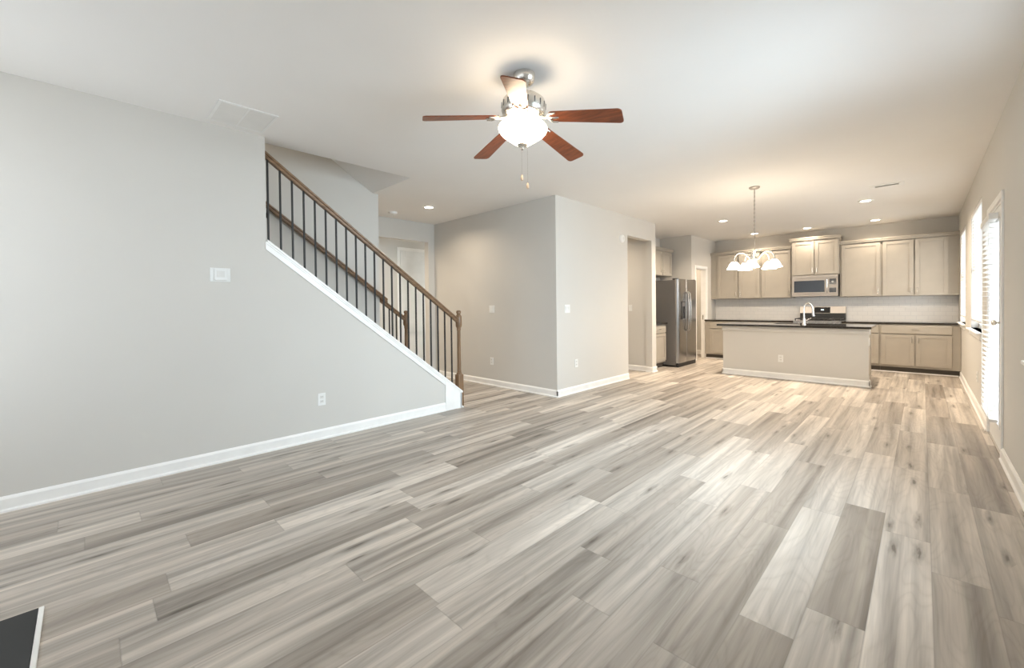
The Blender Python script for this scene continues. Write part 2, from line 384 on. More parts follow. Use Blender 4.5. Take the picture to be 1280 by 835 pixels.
baseboard('baseboard_foyer', [(FX, YB, FX, 4.40, 1, 0), (FX, 5.42, FX, 6.1, 1, 0)])

# sloped cap, fascia and end board of the stair knee wall
def slope(mb, y0, y1, x0, x1, up0, up1):
    c = cap_top
    return mb.prism([(y0, c(y0) + up0), (y1, c(y1) + up0), (y1, c(y1) + up1), (y0, c(y0) + up1)], 'x', x0, x1)
mb = MB(); slope(mb, 1.117, 3.252, XL + .028, XL - T - .028, -SK, 0)
struct(mb.build('trim_1', M['trim']))
mb = MB(); slope(mb, 1.105, 3.0, XL, XL + .014, -.092, -SK); slope(mb, 1.110, 3.24, XL, XL + .021, -.040, -SK)
mb.prism([(3.0, 0), (3.236, 0), (3.236, cap_top(3.236) - SK), (3.0, cap_top(3.0) - SK)], 'x', XL, XL + .018)
mb.box(XL + .018, XL - T, 3.225, 3.243, 0, cap_top(3.243) - SK)
mb.box(XL + .028, XL - T, 3.243, 3.262, 0, .018, .004)
struct(mb.build('trim_2', M['trim']))
mb = MB(); mb.prism([(2.70, 0), (3.20, 0), (3.20, cap_top(3.20) - SK), (2.70, cap_top(2.70) - SK)], 'x', XS, XS - .11)
struct(mb.build('wall_stair_knee', M['wall']))
mb = MB(); slope(mb, 2.73, 3.215, XS + .03, XS - .14, -SK, 0); slope(mb, 2.73, 3.2, XS, XS + .014, -.092, -SK)
struct(mb.build('trim_3', M['trim']))

# stair flight
RISE, RUN, Y0 = .190, .2468, 3.15
st = thing('staircase', 'grey carpeted stair flight rising behind the sloped white-capped knee wall', 'stairs', (-4.66, Y0, 0))
for k in range(13):
    y1 = Y0 - RUN * k
    z1 = RISE * (k + 1)
    MB().box(XL - T - .030, XS + .032, y1 - RUN - (.02 if k < 12 else 0), y1, max(0, z1 - RISE * 2.2), z1 - .03).box(XL - T - .030, XS + .032, y1 - RUN, y1 + .022, z1 - .035, z1, .01).build('step', M['carpet'], st)

# near railing
XRAIL = -4.14
def rail_top(y): return 2.634 - .7235 * (y - 1.133)
RPROF = [(-.022, -.062), (.022, -.062), (.026, -.052), (.026, -.040), (.020, -.034), (.030, -.024), (.031, -.012), (.024, -.003), (.010, 0), (-.010, 0), (-.024, -.003), (-.031, -.012), (-.030, -.024), (-.020, -.034), (-.026, -.040), (-.026, -.052)]
def handrail(mb, x, y0, y1, topf): return mb.sweep(RPROF, lambda i, u, v: (x + u, (y1 if i else y0), topf(y1 if i else y0) + v), 2)
def newel(mb_block, x, y, s=.0375, zt=1.2):
    m = mb_block
    m.box(x - s, x + s, y - s, y + s, 0, .40, .003)
    m.lathe([(s * .98, .395), (s * .95, .41), (.024, .43), (.027, .44), (.0245, .455), (.0235, .60), (.021, .94), (.024, .955), (.027, .962), (.024, .97), (.028, .985), (.037, 1.0), (.0385, 1.02), (.0385, 1.11), (.036, 1.13), (.026, 1.145), (.021, 1.152), (.022, 1.16), (.029, 1.166), (.029, 1.185), (.024, 1.196), (.012, 1.20), (0, 1.20)], (x, y, 0), 28)
    return m
rl = thing('stair_railing', 'stained oak rail with black iron balusters on the near white-capped stair wall', 'railing', (XRAIL, 3.27, 0), 'oak stair railings')
handrail(MB(), XRAIL, 1.118, 3.235, rail_top).build('handrail', M['rail'], rl, 40)
newel(MB(), XRAIL, 3.264).build('newel_post', M['newel'], rl, 35)
BY = [1.146 + .1002 * k for k in range(21)]
for y in BY:
    MB().box(XRAIL - .0075, XRAIL + .0075, y - .0075, y + .0075, cap_top(y) - .004, rail_top(y) - .055, .0015).build('baluster', M['iron'], rl)
# far short railing
XF = -5.165
def far_top(y): return 1.335 - .73 * (y - 2.82)
fr = thing('stair_railing', 'short oak rail and newel post at the foot of the far stair wall', 'railing', (XF, 3.14, 0), 'oak stair railings')
handrail(MB(), XF, 2.729, 3.115, far_top).build('handrail', M['rail'], fr, 40)
newel(MB(), XF, 3.14).build('newel_post', M['newel'], fr, 35)
for y in (2.80, 2.885, 2.99):
    MB().box(XF - .0075, XF + .0075, y - .0075, y + .0075, cap_top(y) - .004, far_top(y) - .055, .0015).build('baluster', M['iron'], fr)
# wall handrail on the far stair wall
wr = thing('wall_handrail', 'stained oak handrail fixed along the far stair wall above the steps', 'handrail', (XS + .06, 2.70, 1.4))
def wall_top(y): return 2.412 - .735 * (y - 1.382)
handrail(MB(), XS + .055, .15, 2.80, wall_top).build('rail', M['rail'], wr, 40)
for y in (.6, 1.40):
    MB().tube([(XS, y, wall_top(y) - .13), (XS + .03, y, wall_top(y) - .13), (XS + .055, y, wall_top(y) - .055)], .007, 8).cyl((XS, y, wall_top(y) - .13), .028, 0, .006, 16, 'x').build('bracket', M['iron'], wr)

# ------------------------------------------------------------------ windows and the patio door on the right
def window(n, y0, y1, z0=.90, z1=2.36):
    xo = XR + .07
    f = MB()
    for a in ((y0, y0 + .045, z0, z1), (y1 - .045, y1, z0, z1), (y0, y1, z0, z0 + .05), (y0, y1, z1 - .05, z1), (y0, y1, (z0 + z1) / 2 - .025, (z0 + z1) / 2 + .025), ((y0 + y1) / 2 - .03, (y0 + y1) / 2 + .03, z0, z1)):
        f.box(xo, xo + .05, *a, .004)
    w = struct(f.build('window_%d' % n, M['pvc'])); w['label'] = 'white framed window'
    MB().box(xo + .022, xo + .026, y0 + .02, y1 - .02, z0 + .02, z1 - .02).build('pane', M['glass'], w)
    MB().box(XR - .043, XR + .07, y0 - .07, y1 + .07, z0 - .022, z0, .006).box(XR - .016, XR, y0 - .05, y1 + .05, z0 - .075, z0 - .022, .004).build('sill', M['trim'], w)
    return w
def blind(label, y0, y1, z0, z1, x0, x1, pitch=.042, tilt=8, grp=None):
    xc = (x0 + x1) / 2; wd = (x1 - x0)
    b = thing('window_blind', label, 'blinds', (xc, (y0 + y1) / 2, z1), 'white slatted blinds')
    MB().box(x0 - .004, x1, y0, y1, z1 - .05, z1, .004).build('headrail', M['white'], b)
    s = MB(); z = z1 - .075
    while z > z0 + .03:
        rot = Matrix.Translation((xc, 0, z)) @ Matrix.Rotation(R(tilt), 4, 'Y') @ Matrix.Translation((-xc, 0, -z))
        s.box(xc - wd * .46, xc + wd * .46, y0 + .006, y1 - .006, z - .0015, z + .0015, 0, rot); z -= pitch
    s.build('slats', M['blind'], b)
    MB().box(x0, x1, y0 + .004, y1 - .004, z0, z0 + .022, .004).build('bottom_rail', M['white'], b)
    n = max(2, round((y1 - y0) / .45))
    for k in range(n):
        yy = y0 + .10 + (y1 - y0 - .20) * k / (n - 1)
        c = MB(); c.tube([(x0 + .002, yy, z0 + .02), (x0 + .002, yy, z1 - .03)], .0022, 6).tube([(x1 - .002, yy, z0 + .02), (x1 - .002, yy, z1 - .03)], .0022, 6)
        c.box(x0 + .002, x1 - .002, yy - .0012, yy + .0012, z0 + .0205, z0 + .0225).build('ladder_cord', M['blind'], b)
    return b
window(1, *WIN['kitchen']); window(2, *WIN['dining']); window(3, *WIN['living'])
blind('bright white blind in the far kitchen window beside the wall cabinets', WIN['kitchen'][0] + .01, WIN['kitchen'][1] - .01, 1.0, 2.355, XR + .004, XR + .052)
blind('bright white blind in the middle window between patio door and kitchen window', WIN['dining'][0] + .01, WIN['dining'][1] - .01, 1.0, 2.355, XR + .004, XR + .052)
# patio door: frame, slab with glass, lever
dy0, dy1, dz = DOOR
f = MB()
for a in ((dy0 - .055, dy0, 0, dz + .055), (dy1, dy1 + .055, 0, dz + .055), (dy0, dy1, dz, dz + .055)): f.box(XR - .014, XR, *a, .003)
f.box(XR, XR + .14, dy0, dy0 + .02, 0, dz).box(XR, XR + .14, dy1 - .02, dy1, 0, dz).box(XR, XR + .14, dy0, dy1, dz - .02, dz)
d1 = struct(f.build('door_1', M['trim'])); d1['label'] = 'white framed patio door'
s = MB()
xa, xb = XR + .004, XR + .048
s.slab('x', xa, xb, dy0 + .022, dy1 - .022, .012, dz - .022, [(dy0 + .16, dy1 - .16, .22, 1.90)])
s.build('door_slab', M['trim'], d1)
s = MB()
for a in ((dy0 + .135, dy0 + .165, .195, 1.925), (dy1 - .165, dy1 - .135, .195, 1.925), (dy0 + .165, dy1 - .165, .195, .225), (dy0 + .165, dy1 - .165, 1.895, 1.925)): s.box(xa - .012, xa, *a, .004)
s.build('glazing_frame', M['pvc'], d1)
MB().box(xa + .018, xa + .024, dy0 + .155, dy1 - .155, .215, 1.905).build('pane', M['glass'], d1)
MB().box(xa - .006, xa, dy0 + .062, dy0 + .098, 1.02, 1.18, .003).lathe([(0, 0), (.009, 0), (.009, -.024), (.022, -.032), (.024, -.046), (.014, -.054), (0, -.055)], (xa - .005, dy0 + .080, 1.07), 20, 'x').build('door_handle', M['nickel'], d1, 40)
MB().box(XR - .01, XR + .14, dy0 + .001, dy1 - .001, 0, .012, .003).build('threshold', M['nickel'], d1)
blind('white slatted blind hanging over the glass of the patio door', 5.19, 5.87, .25, 1.965, XR - .062, XR - .012, .043, 4)

# unseen rear windows, added behind the camera to let ambient fill in
for n, (x0, x1, z0, z1) in ((4, (-4.0, -2.7, .45, 2.35)), (5, (-.65, .25, .45, 2.35)), (6, (-2.55, -.75, 1.55, 2.45))):
    f = MB()
    for a in ((x0, x0 + .05, z0, z1), (x1 - .05, x1, z0, z1), (x0, x1, z0, z0 + .05), (x0, x1, z1 - .05, z1), (x0, x1, (z0 + z1) / 2 - .02, (z0 + z1) / 2 + .02)): f.box(a[0], a[1], YB - .10, YB - .05, a[2], a[3], .004)
    w = struct(f.build('window_%d' % n, M['pvc'])); w['label'] = 'added unseen white framed rear window'

# foyer door
d2f = MB()
for a in ((4.40, 4.465, 0, 2.46), (5.355, 5.42, 0, 2.46), (4.465, 5.355, 2.395, 2.46)): d2f.box(FX, FX + .018, *a, .003)
d2 = struct(d2f.build('door_2', M['trim']))
s = MB(); s.box(FX + .001, FX + .010, 4.467, 5.353, .01, 2.393)
for a in ((4.467, 4.58, .01, 2.393), (5.24, 5.353, .01, 2.393), (4.58, 5.24, .01, .24), (4.58, 5.24, .71, .92), (4.58, 5.24, 2.27, 2.393)): s.box(FX + .004, FX + .026, *a, .003)
s.build('door_slab', M['white'], d2)
MB().lathe([(0, .026), (.025, .026), (.025, .030), (.010, .034), (.010, .055), (.026, .068), (.024, .085), (0, .092)], (FX, 4.53, .93), 20, 'x').build('door_knob', M['nickel'], d2)

# pantry door casing
cs = MB()
for a in ((PD[0] - .062, PD[0], 0, PD[2] + .062), (PD[1], PD[1] + .062, 0, PD[2] + .062), (PD[0], PD[1], PD[2], PD[2] + .062)): cs.box(XPAN, XPAN + .016, *a, .003)
cs.box(XPAN - .11, XPAN, PD[0], PD[0] + .015, 0, PD[2]).box(XPAN - .11, XPAN, PD[1] - .015, PD[1], 0, PD[2]).box(XPAN - .11, XPAN, PD[0], PD[1], PD[2] - .015, PD[2])
d3 = struct(cs.build('door_3', M['trim']))
MB().box(XPAN - .08, XPAN - .055, PD[1] - .0185, PD[1] - .015, .88, .99, .001).build('strike_plate', M['nickel'], d3)

# ------------------------------------------------------------------ wall plates
def plate_axes(face):
    # returns function (u, v, w) -> world offset ; u along wall, v up, w out of the wall
    return {'+x': lambda u, v, w: (w, u, v), '-x': lambda u, v, w: (-w, u, v), '-y': lambda u, v, w: (u, -w, v)}[face]
def pbox(mb, face, c, u0, u1, v0, v1, w0, w1, bev=0.0):
    ax = plate_axes(face); a = ax(u0, v0, w0); b = ax(u1, v1, w1)
    return mb.box(c[0] + a[0], c[0] + b[0], c[1] + a[1], c[1] + b[1], c[2] + a[2], c[2] + b[2], bev)
def outlet(label, c, face):
    t = thing('wall_outlet', label, 'outlet', c, 'white wall outlets')
    pbox(MB(), face, c, -.036, .036, -.058, .058, 0, .006, .0025).build('cover_plate', M['white'], t)
    for v in (-.021, .021):
        r = pbox(MB(), face, c, -.0165, .0165, v - .0145, v + .0145, .006, .0085, .001).build('receptacle', M['offwhite'], t)
        m = MB()
        for u in (-.0065, .0065): pbox(m, face, c, u - .0012, u + .0012, v - .001, v + .008, .0085, .009)
        m.build('slots', M['slot'], r)
    return t
def switch(label, c, face, gang=1):
    t = thing('light_switch', label, 'switch', c, 'white light switches')
    hw = .036 + .023 * (gang - 1)
    pbox(MB(), face, c, -hw, hw, -.058, .058, 0, .006, .0025).build('cover_plate', M['white'], t)
    for k in range(gang):
        u = (k - (gang - 1) / 2) * .046
        m = MB(); pbox(m, face, c, u - .0165, u + .0165, -.033, .033, .006, .010, .0015); pbox(m, face, c, u - .0165, u + .0165, -.002, .033, .008, .0125, .0015)
        m.build('rocker', M['white'], t)
    return t
outlet('white outlet low on the grey wall below the sloped stair trim', (XL, 1.56, .38), '+x')
outlet('white outlet low on the hall wall behind the stair newel', (-4.829, YM, .385), '-y')
switch('white double switch on the hall wall beside the stair', (-4.815, YM, 1.20), '-y', 2)
switch('white double switch near the edge of the corner wall', (XP, 4.70, 1.20), '+x', 2)
outlet('white outlet low on the bright corner wall', (XP, 4.90, .42), '+x')
switch('white switch on the wall inside the tan passage opening', (-3.985, 7.30, 1.185), '-y')
outlet('white outlet on the right wall below the middle window', (XR, 7.13, .38), '-x')
# thermostat
c = (XL, .772, 1.528); t = thing('thermostat', 'white rectangular thermostat on the grey wall left of the stair', 'thermostat', c)
pbox(MB(), '+x', c, -.070, .070, -.056, .056, 0, .008, .004).build('back_plate', M['white'], t)
pbox(MB(), '+x', c, -.042, .042, -.046, .046, .008, .027, .005).build('body', M['white'], t)
pbox(MB(), '+x', c, -.027, .027, -.020, .030, .027, .0285, .001).build('screen', M['offwhite'], t)
# round alarm on the corner wall
c = (XP, 6.195, 2.335); t = thing('smoke_alarm', 'round white alarm on the corner wall beside the passage opening', 'alarm', c, 'white smoke alarms')
MB().lathe([(0, 0), (.068, 0), (.068, .012), (.060, .026), (.040, .034), (0, .036)], c, 28, 'x').build('housing', M['white'], t, 40)
MB().lathe([(.026, .034), (.026, .038), (.018, .041), (0, .042)], c, 20, 'x').build('test_button', M['offwhite'], t, 40)
c = (-5.92, 3.394, H); t = thing('smoke_alarm', 'white smoke alarm on the hall ceiling beside the recessed light', 'alarm', c, 'white smoke alarms')
MB().lathe([(0, 0), (.068, 0), (.068, -.012), (.060, -.030), (.040, -.038), (0, -.040)], c, 28).build('housing', M['white'], t, 40)
MB().lathe([(.022, -.038), (.022, -.042), (0, -.044)], c, 20).build('test_button', M['offwhite'], t, 40)

# ceiling return grille and supply vent
def grille(name, label, x0, x1, y0, y1, along, mat, back, fr=.03, n=16, cross=True):
    t = thing(name, label, 'vent', ((x0 + x1) / 2, (y0 + y1) / 2, H))
    m = MB(); z0, z1 = H - .008, H
    for a in ((x0, x1, y0, y0 + fr), (x0, x1, y1 - fr, y1), (x0, x0 + fr, y0 + fr, y1 - fr), (x1 - fr, x1, y0 + fr, y1 - fr)): m.box(*a, z0, z1, .003)
    if cross: m.box(x0 + fr, x1 - fr, (y0 + y1) / 2 - .006, (y0 + y1) / 2 + .006, z0 + .001, z1)
    m.build('frame', M[mat], t)
    MB().box(x0 + fr, x1 - fr, y0 + fr, y1 - fr, H - .0015, H - .0005).build('backing', M[back], t)
    l = MB()
    for k in range(n):
        q = (k + .5) / n
        if along == 'y': xx = x0 + fr + (x1 - x0 - 2 * fr) * q; rot = Matrix.Translation((xx, 0, H - .005)) @ Matrix.Rotation(R(-12), 4, 'Y') @ Matrix.Translation((-xx, 0, -H + .005)); l.box(xx - .0085, xx + .0085, y0 + fr, y1 - fr, H - .0056, H - .0044, 0, rot)
        else: yy = y0 + fr + (y1 - y0 - 2 * fr) * q; rot = Matrix.Translation((0, yy, H - .005)) @ Matrix.Rotation(R(20), 4, 'X') @ Matrix.Translation((0, -yy, -H + .005)); l.box(x0 + fr, x1 - fr, yy - .008, yy + .008, H - .0056, H - .0044, 0, rot)
    l.build('louvers', M['offwhite'], t); return t
grille('return_grille', 'large white return air grille on the ceiling above the left wall', -3.985, -3.56, .685, 1.075, 'y', 'white', 'offwhite', .022, 22)
grille('ceiling_vent', 'small white supply vent with dark slots on the kitchen side ceiling', -.49, -.16, 7.10, 7.28, 'x', 'white', 'slot', .052, 3, False)

# ------------------------------------------------------------------ recessed lights
def can(x, y, label, power):
    t = thing('recessed_light', label, 'ceiling light', (x, y, H), 'recessed ceiling lights')
    MB().lathe([(.062, -.001), (.062, -.005), (.088, -.008), (.095, -.004), (.095, 0), (.062, 0)], (x, y, H), 32).build('trim_ring', M['white'], t, 50)
    MB().lathe([(0, -.003), (.062, -.003), (.062, -.0005), (0, -.0005)], (x, y, H), 28).build('lens', M['lens'], t)
    l = bpy.data.lights.new('can_lamp', 'AREA'); l.shape = 'DISK'; l.size = .12; l.energy = power; l.color = (1, .83, .64); l.spread = R(150)
    o = bpy.data.objects.new('can_lamp', l); COL.objects.link(o); o.parent = t; o.location = (0, 0, -.010)
CANP = 37
can(-2.563, 8.075, 'lit recessed light on the ceiling in front of the fridge', CANP * 1.5)
can(-2.57, 10.066, 'lit recessed light above the left wall cabinets, behind the chandelier stem', CANP * .3)
can(-1.643, 10.13, 'lit recessed light above the microwave cabinet', CANP * .2)
can(-.597, 8.079, 'lit recessed light on the ceiling behind the small supply vent', CANP)
can(-.613, 10.103, 'lit recessed light above the right wall cabinets', CANP * .2)
can(-5.276, 3.623, 'lit recessed light on the hall ceiling beside the stair', 11)
can(-4.6, 6.4, 'lit recessed light on the passage ceiling behind the tan opening', 22)
can(-4.25, 9.95, 'added unseen recessed light on the pantry ceiling behind the door casing', 14)  # out of view, added to brighten the pantry inside

l = bpy.data.lights.new('stairwell_fill', 'AREA'); l.shape = 'DISK'; l.size = .35; l.energy = 16; l.color = (1, .92, .82)  # fill added up the stairwell to brighten the far stair wall, no fixture
o = bpy.data.objects.new('stairwell_fill', l); COL.objects.link(o); o.location = (-4.65, -.45, 4.3)
can(-6.95, 3.0, 'added unseen recessed light in the foyer beyond the hall opening', 24)  # out of view, added because the foyer was too dark
# ------------------------------------------------------------------ ceiling fan
FXc, FYc = -1.8325, 2.004
fan = thing('ceiling_fan', 'five-blade ceiling fan with cherry blades, nickel motor and lit glass bowl', 'fan', (FXc, FYc, H))
c = (FXc, FYc, 0)
PIV = Vector((FXc, FYc, 2.67)); TILT = Matrix.Rotation(-.0282, 3, 'X') @ Matrix.Rotation(.0348, 3, 'Y')   # the fan hangs a little out of level on its ball joint
class FB(MB):
    def build(s, *a, **k):
        for q in s.bm.verts: q.co = PIV + TILT @ (q.co - PIV)
        return MB.build(s, *a, **k)
MB().lathe([(0, H), (.070, H), (.072, H - .012), (.068, H - .035), (.055, H - .060), (.030, H - .075), (.016, H - .078), (0, H - .078)], c, 36).build('canopy', M['nickel'], fan, 40)
FB().cyl(c, .0125, H - .14, H - .076, 16).build('downrod', M['blackm'], fan, 40)
FB().lathe([(0, 2.625), (.022, 2.625), (.030, 2.612), (.060, 2.603), (.105, 2.592), (.134, 2.570), (.143, 2.545), (.143, 2.505), (.134, 2.480), (.118, 2.466), (.10, 2.460), (.0, 2.460)], c, 48).build('motor_housing', M['nickel'], fan, 30)
for k in range(20):
    v = FB()
    a = 2 * math.pi * k / 20
    v.box(-.003, .003, .1425, .1448, 2.508, 2.545, .001, Matrix.Translation((FXc, FYc, 0)) @ Matrix.Rotation(a, 4, 'Z'))
    v.build('vent_slot', M['slot'], fan)
FB().lathe([(.10, 2.462), (.104, 2.452), (.095, 2.440), (.088, 2.425), (.088, 2.402), (.060, 2.398), (.020, 2.396), (.012, 2.39), (.012, 2.29), (0, 2.29)], c, 40).build('light_fitter', M['nickel'], fan, 40)
FB().lathe([(.148, 2.410), (.156, 2.398), (.158, 2.388), (.152, 2.372), (.135, 2.352), (.105, 2.330), (.078, 2.312), (.055, 2.296), (.034, 2.290), (0, 2.288)], c, 48).build('glass_bowl', M['lampglass'], fan, 60)
FB().lathe([(0, 2.296), (.030, 2.294), (.034, 2.288), (.028, 2.280), (.012, 2.276), (.008, 2.268), (.010, 2.262), (.006, 2.256), (0, 2.254)], c, 28).build('finial', M['nickel'], fan, 40)
BANG = [20.38 + 72 * k for k in range(5)]
BZ = 2.3803
for i, ang in enumerate(BANG):
    rm = Matrix.Translation((FXc, FYc, BZ + .088)) @ Matrix.Rotation(R(ang), 4, 'Z') @ Matrix.Rotation(R(8.0), 4, 'Y')
    tl = rm @ Matrix.Rotation(R(-11.45), 4, 'X')
    bm = bmesh.new(); out = []
    def cur(n=10):
        p = []
        r0, r1, w0, w1 = .175, .640, .050, .066
        for k in range(n + 1):   # rounded root
            a = math.pi / 2 + math.pi * k / n; p.append((r0 + .030 + .030 * math.cos(a), w0 * .98 * math.sin(a)))
        rc = .026
        for sx, a0 in ((-1, -90), (1, 0)):
            for k in range(7):
                a = R(a0 + 90 * k / 6); p.append((r1 - rc + rc * math.cos(a), sx * (w1 - rc) + rc * math.sin(a)))
        return p
    poly = cur()
    m = FB(); m.prism(poly, 'z', -.003, .003)
    for vv in m.bm.verts: vv.co = tl @ vv.co
    bl = m.build('blade', M['blade'], fan)
    # blade iron: arm from the motor, then a fork under the blade root
    m = FB()
    m.tube([(.080, 0, .006), (.115, 0, .001), (.140, 0, -.003), (.172, 0, -.004), (.200, 0, -.006)], [.012, .011, .010, .010, .009], 10)
    for sgn in (-1, 1):
        m.tube([(.165, 0, .006), (.178, sgn * .022, -.004), (.200, sgn * .040, -.008), (.232, sgn * .043, -.007)], [.009, .008, .007, .006], 8)
    m.tube([(.185, 0, -.004), (.225, 0, -.008), (.245, 0, -.006)], [.010, .009, .004], 8)
    for vv in m.bm.verts:
        s = min(1, max(0, (vv.co.x - .12) / .07)); vv.co = (tl if s > .5 else rm) @ vv.co
    m.build('blade_iron', M['nickel'], bl, 50)
for dx, zb, dyy in ((-.018, 2.065, -.012), (.010, 2.012, .012)):
    m = MB(); m.tube([(FXc + dx, FYc + dyy, zb + .03), (FXc + dx, FYc + dyy, 2.29)], .0009, 6)
    ch = m.build('pull_chain', M['nickel'], fan)
    MB().lathe([(0, .034), (.004, .030), (.0085, .012), (.009, .004), (.006, -.004), (0, -.006)], (FXc + dx, FYc + dyy, zb), 16).build('pull_knob', M['wood_chain'], ch, 50)

# ------------------------------------------------------------------ chandelier
CX, CY = -1.542, 6.046
chd = thing('chandelier', 'nickel five-arm chandelier with lit white glass shades hanging before the island', 'chandelier', (CX, CY, H)); c = (CX, CY, 0)
MB().lathe([(0, H), (.062, H), (.064, H - .010), (.050, H - .022), (.014, H - .030), (0, H - .034)], c, 32).build('canopy', M['satin2'], chd, 40)
m = MB(); zz = H - .03; k = 0
while zz > 1.955:   # chain links
    n = 12; pts = [(CX + (.007 * math.cos(2 * math.pi * q / n) if k % 2 else 0), CY + (0 if k % 2 else .007 * math.cos(2 * math.pi * q / n)), zz - .014 + .016 * math.sin(2 * math.pi * q / n)) for q in range(n + 1)]
    m.tube(pts, .0022, 5, False); zz -= .026; k += 1
m.tube([(CX + .003, CY + .002, H - .03), (CX - .002, CY, 2.3), (CX + .002, CY, 1.93)], .0025, 6)
m.build('chain', M['satin2'], chd)
MB().lathe([(0, 1.955), (.008, 1.952), (.010, 1.935), (.022, 1.925), (.016, 1.912), (.012, 1.90), (.012, 1.86), (.024, 1.848), (.030, 1.825), (.026, 1.80), (.014, 1.785), (.014, 1.765), (.026, 1.752), (.030, 1.735), (.020, 1.715), (.008, 1.705), (.010, 1.695), (0, 1.688)], c, 28).build('body', M['nickel'], chd, 40)
for k in range(5):
    a = R(16 + 72 * k) + YAW
    dx, dy = math.cos(a), math.sin(a); rr = .235
    P = lambda r, z: (CX + dx * r, CY + dy * r, z)
    pts = [P(.022, 1.80), P(.045, 1.815), P(.07, 1.85), P(.10, 1.885), P(.135, 1.902), P(.175, 1.902), P(.208, 1.885), P(.228, 1.855), P(.235, 1.825), P(.235, 1.80)]
    arm = MB().tube(pts, .007, 10).lathe([(0, 1.812), (.016, 1.808), (.024, 1.795), (.024, 1.782), (0, 1.782)], P(rr, 0), 20).build('arm', M['nickel'], chd, 50)
    MB().lathe([(.022, 1.790), (.036, 1.782), (.052, 1.762), (.062, 1.738), (.074, 1.712), (.086, 1.698), (.082, 1.696), (.070, 1.708), (.058, 1.734), (.030, 1.70), (0, 1.697)], P(rr, 0), 28).build('shade', M['shade'], arm, 60)

# ------------------------------------------------------------------ kitchen cabinets
FRONT = {'-y': lambda p: (lambda u0, u1, v0, v1, w0, w1: (u0, u1, p - w1, p - w0, v0, v1)), '+x': lambda p: (lambda u0, u1, v0, v1, w0, w1: (p + w0, p + w1, u0, u1, v0, v1))}
def shaker(name, face, plane, u0, u1, v0, v1, parent, fr=.055):
    F = FRONT[face](plane); m = MB()
    m.box(*F(u0, u1, v0, v1, .001, .010))
    for a in ((u0, u0 + fr, v0, v1), (u1 - fr, u1, v0, v1), (u0 + fr, u1 - fr, v0, v0 + fr), (u0 + fr, u1 - fr, v1 - fr, v1)): m.box(*F(*a, .001, .020), .0022)
    for a in ((u0 + fr, u0 + fr + .008, v0 + fr, v1 - fr), (u1 - fr - .008, u1 - fr, v0 + fr, v1 - fr), (u0 + fr, u1 - fr, v0 + fr, v0 + fr + .008), (u0 + fr, u1 - fr, v1 - fr - .008, v1 - fr)): m.box(*F(*a, .008, .015))
    return m.build(name, M['cab'], parent)
def drawer(face, plane, u0, u1, v0, v1, parent):
    F = FRONT[face](plane); m = MB(); m.box(*F(u0, u1, v0, v1, .001, .020), .004)
    return m.build('drawer', M['cab'], parent)
def pull(face, plane, u, v, vertical, parent, L=.10):
    F = FRONT[face](plane); h = L / 2
    def P(du, dv, w): b = F(u + du, u + du, v + dv, v + dv, w, w); return (b[0], b[2], b[4])
    e = (lambda t: P(0, t, .046)) if vertical else (lambda t: P(t, 0, .046)); q = (lambda t, w: P(0, t, w)) if vertical else (lambda t, w: P(t, 0, w))
    m = MB(); m.tube([e(-h), e(h)], .005, 8)
    for t in (-h * .75, h * .75): m.tube([q(t, .019), q(t, .046)], .004, 8)
    m.build('handle', M['nickel'], parent)
def crown(mb, face, plane, u0, u1, v, h=.07, ends=(True, True), depth=.33):
    F = FRONT[face](plane)
    prof = [(0, v), (.022, v), (.026, v + h * .25), (.040, v + h * .7), (.050, v + h * .75), (.050, v + h), (0, v + h)]
    for (w, z), (w2, z2) in zip(prof[1:-2], prof[2:-1]):
        mb.box(*F(u0, u1, z, z2 if z2 > z else z + .001, 0, max(w, w2)))
    return mb
UY = 10.376
def upper(name, label, x0, x1, z0, z1, doors, pulls, y=UY, crown_h=.065, fill=None):
    t = thing(name, label, 'cabinet', ((x0 + x1) / 2, y, z0), 'greige kitchen wall cabinets')
    m = MB(); m.box(x0 + .0005, x1 - .0005, y, YK - .001, z0, z1, .001)
    m.build('body', M['cabin'], t)
    m = MB(); crown(m, '-y', y, x0 - (.0 if crown_h < .07 else .03), x1 + (.0 if crown_h < .07 else .03), z1, crown_h); m.box(x0, x1, y + .001, YK - .002, z1, z1 + crown_h * .95)
    m.build('crown_molding', M['cab'], t)
    for (a, b), p in zip(doors, pulls):
        d = shaker('door', '-y', y, a, b, z0 + .012, z1 - .012, t)
        if p: pull('-y', y, a + .030 if p < 0 else b - .030, z0 + .10, True, d, .096)
    return t
Z0U, Z1U = 1.350, 2.368
upper('wall_cabinet', 'greige two-door wall cabinet beside the pantry door, behind the chandelier', XPAN + .002, -2.525, Z0U, Z1U, [(-3.420, -2.990), (-2.965, -2.545)], [1, -1])
upper('wall_cabinet', 'greige single-door wall cabinet left of the microwave', -2.522, -1.948, Z0U, Z1U, [(-2.500, -1.968)], [1])
upper('wall_cabinet', 'tall short-door wall cabinet raised above the microwave', -1.946, -1.160, 1.802, 2.500, [(-1.930, -1.560), (-1.546, -1.176)], [1, -1], UY - .05, .075)
upper('wall_cabinet', 'greige single-door wall cabinet right of the microwave', -1.156, -.540, Z0U, Z1U, [(-1.125, -.560)], [1])
upper('wall_cabinet', 'greige two-door wall cabinet in the corner beside the kitchen window', -.538, XR - .002, Z0U, Z1U, [(-.522, -.112), (-.092, .322)], [1, -1])

